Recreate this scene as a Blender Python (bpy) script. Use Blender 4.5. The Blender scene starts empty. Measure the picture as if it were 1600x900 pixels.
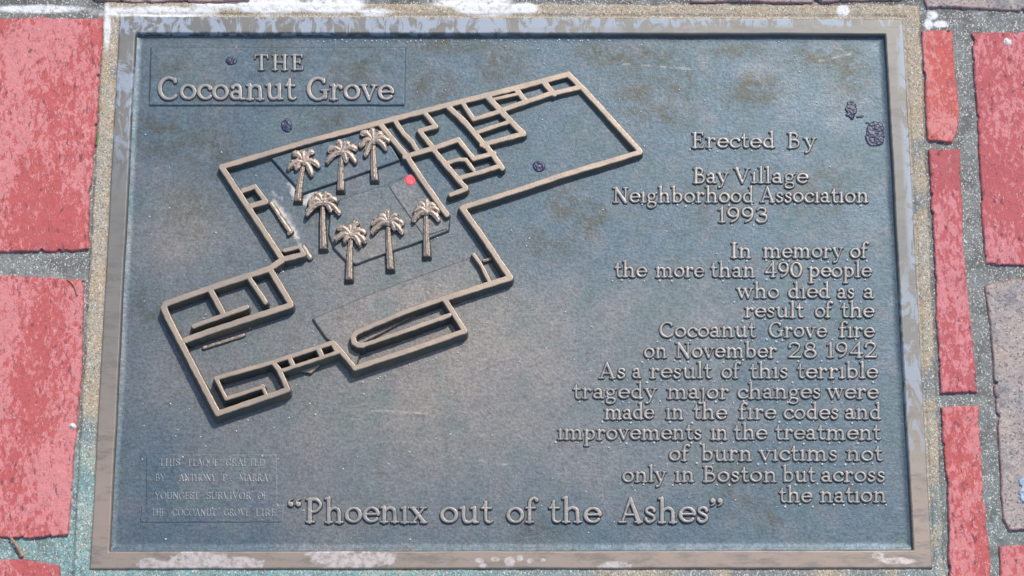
import bpy, math, random
import numpy as np
from mathutils import Vector

# ------------------------------------------------------------------ camera, sky, sun
scene = bpy.context.scene
COL = scene.collection
F_PX, TILT, SCALE = 3500.0, math.atan(3500.0 / 11887.0), 0.00048   # focal length in photo pixels, tilt from straight down, metres per pixel
DIST = F_PX * SCALE
ST, CT = math.sin(TILT), math.cos(TILT)
cam_data = bpy.data.cameras.new('camera')
cam = bpy.data.objects.new('camera', cam_data)
COL.objects.link(cam)
cam.location = (0, -DIST * ST, DIST * CT)
cam.rotation_euler = (TILT, 0, 0)
cam_data.sensor_width = 36.0
cam_data.lens = 36.0 * F_PX / 1600.0
cam_data.clip_start, cam_data.clip_end = 0.05, 200.0
scene.camera = cam

SUN_AZ, SUN_EL = math.radians(28), math.radians(52)      # azimuth from +Y (top of the photo) towards +X
world = bpy.data.worlds.new('World')
scene.world = world
world.use_nodes = True
wn = world.node_tree
sky = wn.nodes.new('ShaderNodeTexSky')
sky.sky_type = 'NISHITA'
sky.sun_disc = False
sky.sun_elevation = SUN_EL
sky.sun_rotation = SUN_AZ
bg = wn.nodes['Background']
bg.inputs['Strength'].default_value = 0.15
wn.links.new(sky.outputs[0], bg.inputs[0])
sun_data = bpy.data.lights.new('sun', 'SUN')
sun_data.energy = 2.5
sun_data.angle = math.radians(2.0)
sun_data.color = (1.0, 0.95, 0.88)
sun = bpy.data.objects.new('sun', sun_data)
COL.objects.link(sun)
sdir = Vector((math.sin(SUN_AZ) * math.cos(SUN_EL), math.cos(SUN_AZ) * math.cos(SUN_EL), math.sin(SUN_EL)))
sun.rotation_euler = sdir.to_track_quat('Z', 'Y').to_euler()
sun.location = sdir * 3
scene.view_settings.view_transform = 'Standard'
scene.view_settings.look = 'None'
scene.view_settings.exposure = 0.22
scene.view_settings.gamma = 1.0

rng = np.random.default_rng(7)
random.seed(7)

# levels in metres above the plate
Z_FRAME, Z_STRIP, Z_JOINT, Z_BRICK = 0.0048, 0.0037, 0.0021, 0.0048

def P(x, y, z=0.0):
    """The point of the level z that lies on the plan at photo coordinates x, y (arrays allowed)."""
    x = np.asarray(x, float); y = np.asarray(y, float)
    u, v = x - 800.0, 450.0 - y
    dx, dy, dz = u, ST * F_PX + CT * v, -CT * F_PX + ST * v
    t = (z - DIST * CT) / dz
    return dx * t, -DIST * ST + dy * t

# ------------------------------------------------------------------ noise and distance helpers
def vnoise(x, y, seed=0):
    xi = np.floor(x).astype(np.int64); yi = np.floor(y).astype(np.int64)
    fx = x - xi; fy = y - yi
    fx = fx * fx * (3 - 2 * fx); fy = fy * fy * (3 - 2 * fy)
    def h(a, b):
        n = (a * 374761393 + b * 668265263 + seed * 974634977) & 0xFFFFFFFF
        n = ((n ^ (n >> 13)) * 1274126177) & 0xFFFFFFFF
        return ((n ^ (n >> 16)) & 0xFFFF) / 65535.0
    return (h(xi, yi) * (1 - fx) + h(xi + 1, yi) * fx) * (1 - fy) + (h(xi, yi + 1) * (1 - fx) + h(xi + 1, yi + 1) * fx) * fy

def fbm(x, y, seed=0, octaves=4):
    r = np.zeros_like(x); a = 0.5; tot = 0
    for i in range(octaves):
        r += a * vnoise(x * 2 ** i, y * 2 ** i, seed + i * 17); tot += a; a *= 0.5
    return r / tot

def sstep(a, b, x):
    t = np.clip((x - a) / (b - a), 0, 1)
    return t * t * (3 - 2 * t)

def strokes_sdf(X, Y, strokes, reach=12.0):
    """Positive inside the union of strokes; a stroke is (points, half widths)."""
    s = np.full(X.shape, -reach)
    x0, y0 = X[0, 0], Y[0, 0]
    c = X[0, 1] - X[0, 0] if X.shape[1] > 1 else 1.0
    for pts, ws in strokes:
        for i in range(len(pts) - 1):
            (ax, ay), (bx, by) = pts[i], pts[i + 1]
            w0, w1 = ws[i], ws[i + 1]
            m = max(w0, w1) + reach
            j0 = max(int((min(ax, bx) - m - x0) / c), 0); j1 = min(int((max(ax, bx) + m - x0) / c) + 2, X.shape[1])
            i0 = max(int((min(ay, by) - m - y0) / c), 0); i1 = min(int((max(ay, by) + m - y0) / c) + 2, X.shape[0])
            if j1 <= j0 or i1 <= i0: continue
            xs = X[i0:i1, j0:j1]; ys = Y[i0:i1, j0:j1]
            dx, dy = bx - ax, by - ay
            L2 = dx * dx + dy * dy + 1e-9
            t = np.clip(((xs - ax) * dx + (ys - ay) * dy) / L2, 0, 1)
            d = w0 + (w1 - w0) * t - np.hypot(xs - ax - t * dx, ys - ay - t * dy)
            s[i0:i1, j0:j1] = np.maximum(s[i0:i1, j0:j1], d)
    return s

def poly_sdf(X, Y, poly):
    d = np.full(X.shape, 1e9); inside = np.zeros(X.shape, bool)
    n = len(poly)
    for i in range(n):
        (ax, ay), (bx, by) = poly[i], poly[(i + 1) % n]
        dx, dy = bx - ax, by - ay
        t = np.clip(((X - ax) * dx + (Y - ay) * dy) / (dx * dx + dy * dy + 1e-9), 0, 1)
        d = np.minimum(d, np.hypot(X - ax - t * dx, Y - ay - t * dy))
        c = ((ay > Y) != (by > Y)) & (X < (bx - ax) * (Y - ay) / (by - ay + 1e-12) + ax)
        inside ^= c
    return np.where(inside, d, -d)

def spline(pts, n=6):
    pts = [np.array(p, float) for p in pts]
    q = [2 * pts[0] - pts[1]] + pts + [2 * pts[-1] - pts[-2]]
    out = []
    for i in range(1, len(q) - 2):
        a, b, c, d = q[i - 1:i + 3]
        for k in range(n):
            t = k / n
            out.append(tuple(0.5 * (2 * b + (c - a) * t + (2 * a - 5 * b + 4 * c - d) * t * t + (3 * b - a - 3 * c + d) * t ** 3)))
    out.append(tuple(pts[-1]))
    return out

# ------------------------------------------------------------------ mesh helpers
def grid(x0, y0, x1, y1, cell):
    xs = np.arange(x0, x1 + cell, cell); ys = np.arange(y0, y1 + cell, cell)
    return np.meshgrid(xs, ys)

def relief(name, X, Y, Z, mask, zref, mat, parent=None, attrs=None):
    """One mesh: the cells of the grid whose corners are all in mask, at heights Z (metres)."""
    m = mask[:-1, :-1] & mask[1:, :-1] & mask[:-1, 1:] & mask[1:, 1:]
    used = np.zeros(mask.shape, bool)
    used[:-1, :-1] |= m; used[1:, :-1] |= m; used[:-1, 1:] |= m; used[1:, 1:] |= m
    idx = np.full(mask.shape, -1, np.int64); nv = int(used.sum()); idx[used] = np.arange(nv)
    wx, wy = P(X[used], Y[used], zref)
    co = np.stack([wx, wy, Z[used]], 1).astype(np.float32)
    q = np.stack([idx[1:, :-1][m], idx[1:, 1:][m], idx[:-1, 1:][m], idx[:-1, :-1][m]], 1).astype(np.int32)
    me = bpy.data.meshes.new(name)
    me.vertices.add(nv); me.vertices.foreach_set('co', co.ravel())
    nf = len(q)
    me.loops.add(nf * 4); me.loops.foreach_set('vertex_index', q.ravel())
    me.polygons.add(nf)
    me.polygons.foreach_set('loop_start', np.arange(0, nf * 4, 4, dtype=np.int32))
    me.polygons.foreach_set('loop_total', np.full(nf, 4, np.int32))
    me.polygons.foreach_set('use_smooth', np.ones(nf, bool))
    me.update(calc_edges=True)
    for an, av in (attrs or {}).items():
        at = me.attributes.new(an, 'FLOAT', 'POINT')
        at.data.foreach_set('value', av[used].astype(np.float32).ravel())
    me.materials.append(mat)
    o = bpy.data.objects.new(name, me)
    COL.objects.link(o)
    if parent: o.parent = parent
    return o

def tag(o, label=None, cat=None, group=None, kind=None):
    if label: o['label'] = label
    if cat: o['category'] = cat
    if group: o['group'] = group
    if kind: o['kind'] = kind
    return o

# ------------------------------------------------------------------ materials
class Nodes:
    def __init__(s, name):
        s.m = bpy.data.materials.new(name); s.m.use_nodes = True
        s.t = s.m.node_tree; s.b = s.t.nodes['Principled BSDF']
        s.geo = s.t.nodes.new('ShaderNodeNewGeometry')
    def pos(s, scale=(1, 1, 1), rot=0.0):
        n = s.t.nodes.new('ShaderNodeMapping'); n.inputs['Scale'].default_value = scale
        n.inputs['Rotation'].default_value = (0, 0, rot)
        s.t.links.new(s.geo.outputs['Position'], n.inputs['Vector']); return n.outputs[0]
    def noise(s, scale, detail=4, rough=0.55, vec=None, dist=0.0):
        n = s.t.nodes.new('ShaderNodeTexNoise'); n.inputs['Scale'].default_value = scale
        n.inputs['Detail'].default_value = detail; n.inputs['Roughness'].default_value = rough
        n.inputs['Distortion'].default_value = dist
        s.t.links.new(vec if vec else s.pos(), n.inputs['Vector']); return n.outputs['Fac']
    def voro(s, scale, out='Distance', vec=None):
        n = s.t.nodes.new('ShaderNodeTexVoronoi'); n.inputs['Scale'].default_value = scale
        s.t.links.new(vec if vec else s.pos(), n.inputs['Vector']); return n.outputs[out]
    def attr(s, name):
        n = s.t.nodes.new('ShaderNodeAttribute'); n.attribute_name = name; return n.outputs['Fac']
    def ramp(s, fac, a, b, lo=0.0, hi=1.0):
        n = s.t.nodes.new('ShaderNodeMapRange'); n.clamp = True
        s.put(fac, n.inputs['Value'])
        n.inputs['From Min'].default_value = a; n.inputs['From Max'].default_value = b
        n.inputs['To Min'].default_value = lo; n.inputs['To Max'].default_value = hi; return n.outputs[0]
    def put(s, v, sock):
        if isinstance(v, (int, float)): sock.default_value = v
        elif isinstance(v, tuple): sock.default_value = v if len(v) == 4 else v + (1.0,)
        else: s.t.links.new(v, sock)
    def math(s, op, a, b=0.0):
        n = s.t.nodes.new('ShaderNodeMath'); n.operation = op
        s.put(a, n.inputs[0]); s.put(b, n.inputs[1]); return n.outputs[0]
    def mix(s, fac, a, b):
        n = s.t.nodes.new('ShaderNodeMix'); n.data_type = 'RGBA'
        s.put(fac, n.inputs['Factor']); s.put(a, n.inputs[6]); s.put(b, n.inputs[7]); return n.outputs[2]
    def bump(s, h, strength, dist):
        n = s.t.nodes.new('ShaderNodeBump'); n.inputs['Strength'].default_value = strength
        n.inputs['Distance'].default_value = dist
        s.put(h, n.inputs['Height']); s.t.links.new(n.outputs[0], s.b.inputs['Normal'])
    def set(s, **k):
        for a, v in k.items():
            s.put(v, s.b.inputs[{'color': 'Base Color', 'rough': 'Roughness', 'metal': 'Metallic', 'spec': 'Specular IOR Level'}[a]])
        return s.m

def plate_material():
    n = Nodes('patinated_bronze')
    cloud = n.noise(9, 6, 0.62)
    cloud2 = n.noise(26, 5, 0.6, dist=0.6)
    fine = n.noise(420, 3, 0.6)
    speck = n.noise(1500, 2, 0.6)
    warm = n.ramp(n.math('ADD', n.attr('warm'), n.math('MULTIPLY', n.math('SUBTRACT', cloud, 0.5), 1.1)), 0.05, 1.0)
    c = n.mix(warm, (0.103, 0.143, 0.170), (0.272, 0.240, 0.210))
    teal = n.ramp(cloud2, 0.48, 0.68, 0, 0.5)
    c = n.mix(teal, c, (0.125, 0.180, 0.170))
    c = n.mix(n.ramp(n.noise(38, 5, 0.65, dist=0.4), 0.50, 0.70, 0, 0.5), c, (0.19, 0.185, 0.195))
    c = n.mix(n.ramp(n.noise(70, 6, 0.7, dist=0.3), 0.56, 0.70, 0, 0.3), c, (0.10, 0.085, 0.06))
    stain = n.math('MULTIPLY', n.attr('stain'), n.ramp(n.noise(80, 8, 0.78), 0.43, 0.53))
    c = n.mix(n.math('MULTIPLY', stain, 0.75), c, (0.082, 0.076, 0.050))
    v = n.math('ADD', n.math('MULTIPLY', fine, 0.4), n.math('ADD', n.math('MULTIPLY', speck, 0.4), n.math('ADD', n.math('MULTIPLY', n.noise(130, 5, 0.7), 0.25), n.math('MULTIPLY', n.math('SUBTRACT', n.noise(520, 4, 0.7, n.pos((0.3, 1, 1))), 0.5), 0.2))))
    dark = n.mix(1.0, c, c)
    mul = n.t.nodes.new('ShaderNodeMix'); mul.data_type = 'RGBA'; mul.blend_type = 'MULTIPLY'
    mul.inputs['Factor'].default_value = 1.0
    n.put(c, mul.inputs[6])
    g = n.t.nodes.new('ShaderNodeCombineColor')
    val = n.ramp(v, 0.42, 0.68, 0.62, 1.38)
    for k in range(3): n.put(val, g.inputs[k])
    n.put(g.outputs[0], mul.inputs[7])
    c = n.mix(n.math('MULTIPLY', n.attr('scratch'), 0.8), mul.outputs[2], (0.75, 0.7, 0.62))
    n.bump(n.math('ADD', n.math('MULTIPLY', fine, 0.7), n.math('MULTIPLY', speck, 0.35)), 0.35, 0.0006)
    return n.set(color=c, metal=0.5, rough=n.ramp(cloud2, 0.3, 0.7, 0.42, 0.55))

def relief_material(name, worn=(0.43, 0.325, 0.235), base=(0.115, 0.125, 0.115), patch=1.5):
    n = Nodes(name)
    big = n.noise(45, 4, 0.6); fine = n.noise(700, 3, 0.6)
    c1 = n.mix(n.ramp(big, 0.35, 0.7), worn, tuple(v * w for v, w in zip(worn, (0.72, 0.80, 0.90))))
    c1 = n.mix(n.ramp(fine, 0.5, 0.75, 0, 0.5), c1, tuple(v * 0.6 for v in worn))
    c2 = n.mix(n.ramp(big, 0.4, 0.65), base, tuple(v * w for v, w in zip(base, (1.7, 1.25, 0.9))))
    wear = n.ramp(n.math('ADD', n.attr('wear'), n.math('MULTIPLY', n.math('SUBTRACT', n.noise(130, 5, 0.65), 0.5), patch)), 0.35, 0.8)
    n.bump(fine, 0.15, 0.0004)
    return n.set(color=n.mix(wear, c2, c1), metal=0.4, rough=n.ramp(fine, 0.3, 0.7, 0.36, 0.5))

def frame_material():
    n = Nodes('worn_frame_bronze')
    big = n.noise(18, 5, 0.6); fine = n.noise(600, 3, 0.6)
    brush = n.noise(150, 6, 0.7, n.pos((0.3, 1, 1), 0.5))
    c = n.mix(n.ramp(big, 0.35, 0.65), (0.215, 0.200, 0.175), (0.175, 0.172, 0.16))
    c = n.mix(n.attr('warm'), c, (0.34, 0.265, 0.21))
    c = n.mix(n.ramp(brush, 0.48, 0.62, 0, 0.6), c, (0.16, 0.14, 0.12))
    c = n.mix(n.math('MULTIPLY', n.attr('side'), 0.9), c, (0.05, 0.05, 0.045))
    flake = n.ramp(n.noise(105, 7, 0.68, n.pos((1, 0.5, 1), 0.75), 0.9), 0.47, 0.53)  # noise that breaks up the painted glare
    pale = n.math('MULTIPLY', n.attr('pale'), flake)  # glare painted into the colour, broken up by noise
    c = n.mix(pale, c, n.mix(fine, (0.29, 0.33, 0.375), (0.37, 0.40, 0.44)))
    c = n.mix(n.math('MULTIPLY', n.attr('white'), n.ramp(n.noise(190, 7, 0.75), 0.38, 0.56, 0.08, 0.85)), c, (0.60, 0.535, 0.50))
    n.bump(n.math('ADD', n.math('MULTIPLY', fine, 0.5), n.math('MULTIPLY', brush, 0.4)), 0.15, 0.0005)
    return n.set(color=c, metal=n.math('SUBTRACT', 0.35, n.math('MULTIPLY', pale, 0.3)), rough=0.5)

def brick_material(name, pink, red, dark_amt=1.0, rot=0.9, thr=0.5):
    n = Nodes(name)
    oi = n.t.nodes.new('ShaderNodeObjectInfo')
    off = n.t.nodes.new('ShaderNodeVectorMath'); off.operation = 'ADD'
    m = n.pos((1, 0.55, 1), rot)
    n.t.links.new(m, off.inputs[0])
    comb = n.t.nodes.new('ShaderNodeCombineXYZ')
    for k in range(3): n.t.links.new(oi.outputs['Random'], comb.inputs[k])
    n.t.links.new(comb.outputs[0], off.inputs[1])
    v = off.outputs[0]
    big = n.noise(14, 4, 0.6, v)
    flake = n.noise(270, 8, 0.76, v, 0.4)
    fine = n.noise(900, 3, 0.6)
    mask = n.ramp(n.math('ADD', flake, n.math('MULTIPLY', n.math('SUBTRACT', big, 0.5), 0.75)), thr - 0.015, thr + 0.02)
    c = n.mix(mask, red, pink)
    c = n.mix(n.ramp(n.noise(300, 3, 0.6), 0.55, 0.68, 0, 0.6), c, tuple(x * 0.82 for x in red))
    pits = n.ramp(n.noise(260, 3, 0.5, v), 0.64, 0.675, 0, 0.75 * dark_amt)
    c = n.mix(pits, c, (0.10, 0.05, 0.06))
    grit = n.ramp(n.noise(480, 3, 0.6, v), 0.64, 0.68, 0, 0.55)
    c = n.mix(grit, c, (0.80, 0.55, 0.52))
    c = n.mix(n.ramp(n.noise(35, 7, 0.75, v), 0.60, 0.72, 0, 0.45), c, (0.34, 0.17, 0.16))
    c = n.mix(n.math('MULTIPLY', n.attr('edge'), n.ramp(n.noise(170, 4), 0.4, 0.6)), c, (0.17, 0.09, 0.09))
    n.bump(n.math('ADD', n.math('MULTIPLY', flake, 1.3), n.math('MULTIPLY', fine, 0.4)), 0.7, 0.002)
    return n.set(color=c, rough=n.ramp(mask, 0, 1, 0.62, 0.5), spec=0.4)

def mortar_material():
    n = Nodes('sandy_mortar')
    big = n.noise(40, 5, 0.6); mid = n.noise(260, 4, 0.65)
    cell = n.voro(1250, 'Color')
    sep = n.t.nodes.new('ShaderNodeSeparateColor'); n.t.links.new(cell, sep.inputs[0])
    r, g = sep.outputs[0], sep.outputs[1]
    grey = n.mix(n.ramp(big, 0.3, 0.7), (0.20, 0.212, 0.20), (0.29, 0.30, 0.275))
    tan = n.mix(n.ramp(big, 0.35, 0.65), (0.50, 0.375, 0.235), (0.44, 0.385, 0.29))
    c = n.mix(n.attr('tan'), grey, tan)
    c = n.mix(n.math('MULTIPLY', n.attr('green'), n.ramp(mid, 0.3, 0.62)), c, n.mix(big, (0.10, 0.27, 0.25), (0.36, 0.60, 0.56)))
    c = n.mix(n.math('MULTIPLY', n.attr('dirt'), n.ramp(mid, 0.3, 0.6, 0.4, 0.9)), c, (0.10, 0.095, 0.08))
    c = n.mix(n.ramp(r, 0.74, 0.78, 0, 0.6), c, n.mix(g, (0.10, 0.09, 0.08), (0.20, 0.17, 0.13)))
    c = n.mix(n.ramp(g, 0.86, 0.90, 0, 0.9), c, n.mix(r, (0.78, 0.76, 0.70), (0.55, 0.50, 0.42)))
    c = n.mix(n.math('MULTIPLY', n.attr('white'), n.ramp(mid, 0.25, 0.5)), c, (0.84, 0.82, 0.78))
    n.bump(n.math('ADD', n.math('MULTIPLY', n.voro(1250), -0.6), mid), 0.5, 0.0011)
    return n.set(color=c, rough=0.85)

def plain_material(name, a, b, rough=0.6, scale=300, metal=0.0, bump=0.3):
    n = Nodes(name)
    f = n.noise(scale, 4, 0.6)
    n.bump(f, bump, 0.001)
    return n.set(color=n.mix(n.ramp(f, 0.35, 0.65), a, b), rough=rough, metal=metal)

M_PLATE = plate_material()
M_RELIEF = relief_material('worn_relief_bronze')
M_PALM = relief_material('worn_palm_bronze', (0.42, 0.315, 0.235), (0.10, 0.10, 0.09))
M_LETTER = relief_material('worn_letter_bronze', (0.37, 0.325, 0.28), (0.085, 0.105, 0.115), 2.4)
M_FRAME = frame_material()
M_MORTAR = mortar_material()
M_BRICK = brick_material('flaking_red_brick', (0.76, 0.265, 0.25), (0.60, 0.125, 0.115), 0.8)
M_BRICK2 = brick_material('orange_red_brick', (0.76, 0.27, 0.24), (0.66, 0.14, 0.115), 0.5, 0.9, 0.52)
M_BRICK3 = brick_material('crimson_brick', (0.75, 0.265, 0.265), (0.57, 0.125, 0.125), 0.9, 0.9, 0.5)
M_STONE = brick_material('weathered_pink_brick', (0.47, 0.365, 0.315), (0.37, 0.265, 0.235), 1.5, 0.2, 0.45)
def stone_material():
    n = Nodes('weathered_speckled_brick')
    big = n.noise(30, 5, 0.65); mid = n.noise(150, 5, 0.7); sp = n.noise(520, 3, 0.6)
    c = n.mix(n.ramp(big, 0.35, 0.65), (0.44, 0.345, 0.29), (0.33, 0.30, 0.285))
    c = n.mix(n.ramp(mid, 0.46, 0.62, 0, 0.7), c, (0.54, 0.43, 0.36))
    c = n.mix(n.ramp(sp, 0.55, 0.62, 0, 0.8), c, (0.13, 0.10, 0.10))
    c = n.mix(n.ramp(n.noise(420, 2, 0.5), 0.64, 0.68, 0, 0.8), c, (0.66, 0.58, 0.52))
    c = n.mix(n.ramp(n.noise(55, 6, 0.7), 0.55, 0.66, 0, 0.7), c, (0.17, 0.16, 0.18))
    c = n.mix(n.math('MULTIPLY', n.attr('edge'), n.ramp(mid, 0.35, 0.6)), c, (0.34, 0.09, 0.09))
    n.bump(n.math('ADD', mid, n.math('MULTIPLY', sp, 0.5)), 0.7, 0.002)
    return n.set(color=c, rough=0.75)
M_STONE = stone_material()
M_TAR = plain_material('dark_tar', (0.012, 0.016, 0.045), (0.05, 0.06, 0.12), 0.38, 380, 0.0, 0.4)
M_RED = plain_material('red_paint', (0.85, 0.10, 0.12), (0.80, 0.14, 0.15), 0.5)
M_TWIG = plain_material('dry_twig', (0.45, 0.28, 0.18), (0.30, 0.17, 0.10), 0.7)
M_PEBBLE = plain_material('pale_quartz', (0.75, 0.73, 0.70), (0.55, 0.53, 0.50), 0.4)
M_BLUESTONE = plain_material('blue_grey_stone', (0.22, 0.32, 0.40), (0.45, 0.52, 0.56), 0.5)
M_GRASS = plain_material('green_blade', (0.08, 0.25, 0.07), (0.12, 0.32, 0.09), 0.5)

# ------------------------------------------------------------------ setting: the mortar bed
OUTER = [(187, 25), (1411, 29), (1457, 888), (140, 889)]
INNER = [(211, 51), (1384, 53), (1428, 860), (170, 862)]

BRICKS = [  # outline in photo coordinates, material, label
    ([(4, 28), (161, 27), (152, 200), (141, 300), (138, 388), (70, 394), (-90, 392), (-90, 26)], M_BRICK, 'pink red flaking brick beside the upper left of the bronze plaque'),
    ([(-90, 432), (60, 430), (132, 436), (128, 560), (118, 690), (107, 836), (40, 842), (-90, 838)], M_BRICK, 'pink red flaking brick beside the lower left of the plaque, white pebble at its edge'),
    ([(-90, 878), (40, 873), (92, 884), (100, 960), (-90, 960)], M_BRICK, 'pink red brick at the bottom left corner, below the twig in the joint'),
    ([(1439, 46), (1490, 45), (1493, 110), (1500, 170), (1497, 200), (1487, 221), (1449, 219)], M_BRICK2, 'short orange red brick sliver beside the upper right corner of the plaque'),
    ([(1450, 232), (1501, 232), (1507, 400), (1527, 612), (1470, 614), (1462, 430)], M_BRICK3, 'long narrow crimson brick in the middle of the right side of the plaque'),
    ([(1471, 636), (1530, 633), (1537, 760), (1546, 860), (1548, 960), (1486, 960), (1480, 760)], M_BRICK, 'narrow red brick beside the lower right of the plaque'),
    ([(1518, 50), (1690, 46), (1690, 416), (1540, 414), (1533, 330), (1528, 200)], M_BRICK3, 'wide crimson brick at the upper right, with a white chip on it'),
    ([(1540, 446), (1590, 436), (1690, 438), (1690, 830), (1576, 829), (1566, 810), (1562, 700), (1552, 560)], M_STONE, 'weathered tan pink brick with dark specks at the right edge'),
    ([(1562, 853), (1690, 845), (1690, 960), (1566, 960)], M_BRICK, 'red brick at the bottom right corner, below the weathered tan brick'),
    ([(1425, -70), (1690, -70), (1690, 19), (1560, 15), (1500, 12), (1448, 12)], M_STONE, 'brownish pink brick running off the top right corner'),
    ([(1080, -70), (1412, -70), (1412, 1), (1250, 4), (1080, 2)], M_STONE, 'brown brick sliver along the top edge, above the right half of the plaque'),
    ([(70, -70), (390, -70), (390, 1), (220, 3), (150, 0)], M_STONE, 'brown brick sliver along the top edge, above the upper left corner of the plaque'),
]

def build_mortar():
    X, Y = grid(-90, -70, 1690, 960, 2.0)
    so = poly_sdf(X, Y, OUTER)
    near = np.zeros_like(X)
    # the raised sandy strip the plaque is bedded in
    bed = poly_sdf(X, Y, [(163, 4), (1436, 8), (1476, 912), (113, 912)])
    bed = bed + 5 * (fbm(X / 30, Y / 30, 5) - 0.5)
    lift = sstep(-3, 4, bed)
    n1 = fbm(X / 7, Y / 7, 11, 3) - 0.5; n2 = fbm(X / 40, Y / 40, 12, 3) - 0.5; n3 = vnoise(X / 2.3, Y / 2.3, 9) - 0.5
    Z = Z_JOINT + (Z_STRIP - Z_JOINT) * lift + 0.0012 * n2 + 0.0011 * n1 * (1 - 0.4 * lift) + 0.0007 * n3
    seam = np.maximum(0, 1 - np.abs(bed) / 2.0) * (fbm(X / 25, Y / 25, 3) > 0.42)
    Z -= 0.0012 * seam
    gap = np.maximum(0, 1 - np.abs(so + 1.5) / 3.0)      # the crack round the bronze
    Z -= 0.0014 * gap * (0.4 + fbm(X / 20, Y / 20, 4))
    w = np.zeros_like(X)
    for cx, cy, rx, ry in ((250, 20, 95, 9), (168, 40, 6, 40), (360, 3, 60, 14), (420, 6, 70, 18), (520, 8, 60, 16), (585, 20, 30, 6), (740, 4, 60, 16), (765, 18, 55, 8), (820, 14, 26, 10), (60, 14, 70, 7), (1318, 18, 10, 9), (1456, 24, 9, 7), (1470, 38, 12, 5), (1450, 38, 7, 9)):
        w = np.maximum(w, 1.25 - np.hypot((X - cx) / rx, (Y - cy) / ry))
    w = sstep(0.1, 0.55, w + 0.55 * (fbm(X / 16, Y / 16, 21) - 0.5))
    tan = lift * sstep(0.25, 0.5, fbm(X / 45, Y / 45, 31) + 0.35 * (Y < 30) + 0.15 * (X < 800) * (Y < 620) - 0.25 * sstep(700, 900, Y))
    green = sstep(560, 780, Y - 0.35 * X) * 1.5 + 0.75 * sstep(876, 892, Y) * sstep(1100, 500, X) + 0.25 * sstep(600, 900, Y) * (X > 1400)
    green = np.clip(green * (0.55 + 0.9 * fbm(X / 25, Y / 25, 41)), 0, 1)
    dirt = sstep(0.45, 0.7, fbm(X / 18, Y / 18, 51)) * (1 - lift) * 0.7 + 0.8 * seam
    dirt = np.clip(dirt + 0.6 * sstep(14, 2, Y) * sstep(0.35, 0.6, fbm(X / 30, Y / 20, 52)), 0, 1)
    o = relief('mortar_bed', X, Y, Z, so < 8, 0.002, M_MORTAR, None, {'tan': tan, 'green': green, 'white': w, 'dirt': dirt})
    tag(o, 'sandy grey and tan mortar between the bricks and around the plaque', 'mortar', kind='structure')
build_mortar()

# ------------------------------------------------------------------ bricks
for k, (poly, mat, label) in enumerate(BRICKS):
    xs = [p[0] for p in poly]; ys = [p[1] for p in poly]
    X, Y = grid(min(xs) - 6, min(ys) - 6, max(xs) + 6, max(ys) + 6, 1.3)
    s = poly_sdf(X, Y, poly)
    s = s + 6.0 * (fbm(X / 55 + 7 * k, Y / 55, 100 + k, 5) - 0.5) + 1.2 * (fbm(X / 5, Y / 5, 130 + k, 3) - 0.5)
    top = Z_BRICK + 0.0016 * (fbm(X / 60, Y / 60, 160 + k, 3) - 0.5) + 0.0011 * (fbm(X / 9 + Y / 20, Y / 13, 190 + k, 4) - 0.5)
    s = s - 26 * np.maximum(0, fbm(X / 13, Y / 13, 230 + k, 4) - 0.66)
    t = np.clip(s / 3.0, 0, 1)
    Z = top - 0.0011 * (1 - np.sqrt(1 - (1 - t) ** 2)) - 0.007 * sstep(0.6, -2.2, s)
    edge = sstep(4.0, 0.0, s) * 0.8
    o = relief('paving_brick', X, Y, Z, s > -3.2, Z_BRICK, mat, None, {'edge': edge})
    tag(o, label, 'brick', 'bricks around the plaque')

# ------------------------------------------------------------------ the plaque
plaque = bpy.data.objects.new('bronze_plaque', None)
COL.objects.link(plaque)
plaque.empty_display_size = 0.05
tag(plaque, 'bronze memorial plaque with raised floor plan, palm trees and lettering, set in brick paving', 'plaque')

def warm_and_stain(X, Y):  # warm: broad brown tone, strongest low and left of centre; stain: dark blotches
    warm = 0.95 - np.hypot((X - 620) / 620, (Y - 600) / 360)
    warm = np.maximum(warm, 0.75 - np.hypot((X - 290) / 140, (Y - 360) / 200))
    warm = np.clip(warm + 0.5 * (fbm(X / 120, Y / 120, 77) - 0.5), 0, 1)
    stain = np.zeros_like(X)
    for cx, cy, rx, ry, a in ((250, 215, 60, 45, .8), (330, 230, 60, 70, .6), (300, 320, 60, 60, .5), (990, 90, 90, 25, .9), (1060, 60, 40, 15, .7), (1180, 140, 60, 35, 1), (1060, 130, 30, 40, .8), (1280, 90, 60, 25, .9), (1040, 180, 60, 30, .6), (925, 345, 35, 35, 1), (880, 320, 30, 30, .9), (930, 80, 40, 20, .8), (560, 110, 60, 50, .6), (1280, 300, 90, 40, .5), (1120, 310, 60, 60, .5), (1160, 760, 60, 60, .5), (840, 830, 70, 30, .5), (700, 70, 90, 20, .8), (780, 100, 50, 40, .8), (520, 190, 60, 30, .6), (430, 90, 40, 40, .6), (1150, 80, 60, 20, .8), (1330, 110, 40, 60, .7), (1000, 150, 50, 60, .7), (860, 380, 60, 30, .6), (230, 480, 30, 60, .5), (1290, 310, 60, 30, .7), (660, 130, 30, 40, .7), (690, 140, 30, 40, .6), (270, 110, 40, 30, .5), (1200, 815, 25, 20, .8)):
        stain = np.maximum(stain, a * (1.1 - np.hypot((X - cx) / rx, (Y - cy) / ry)))
    stain = np.clip(stain * 1.4, 0, 1)
    return warm, stain

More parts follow.
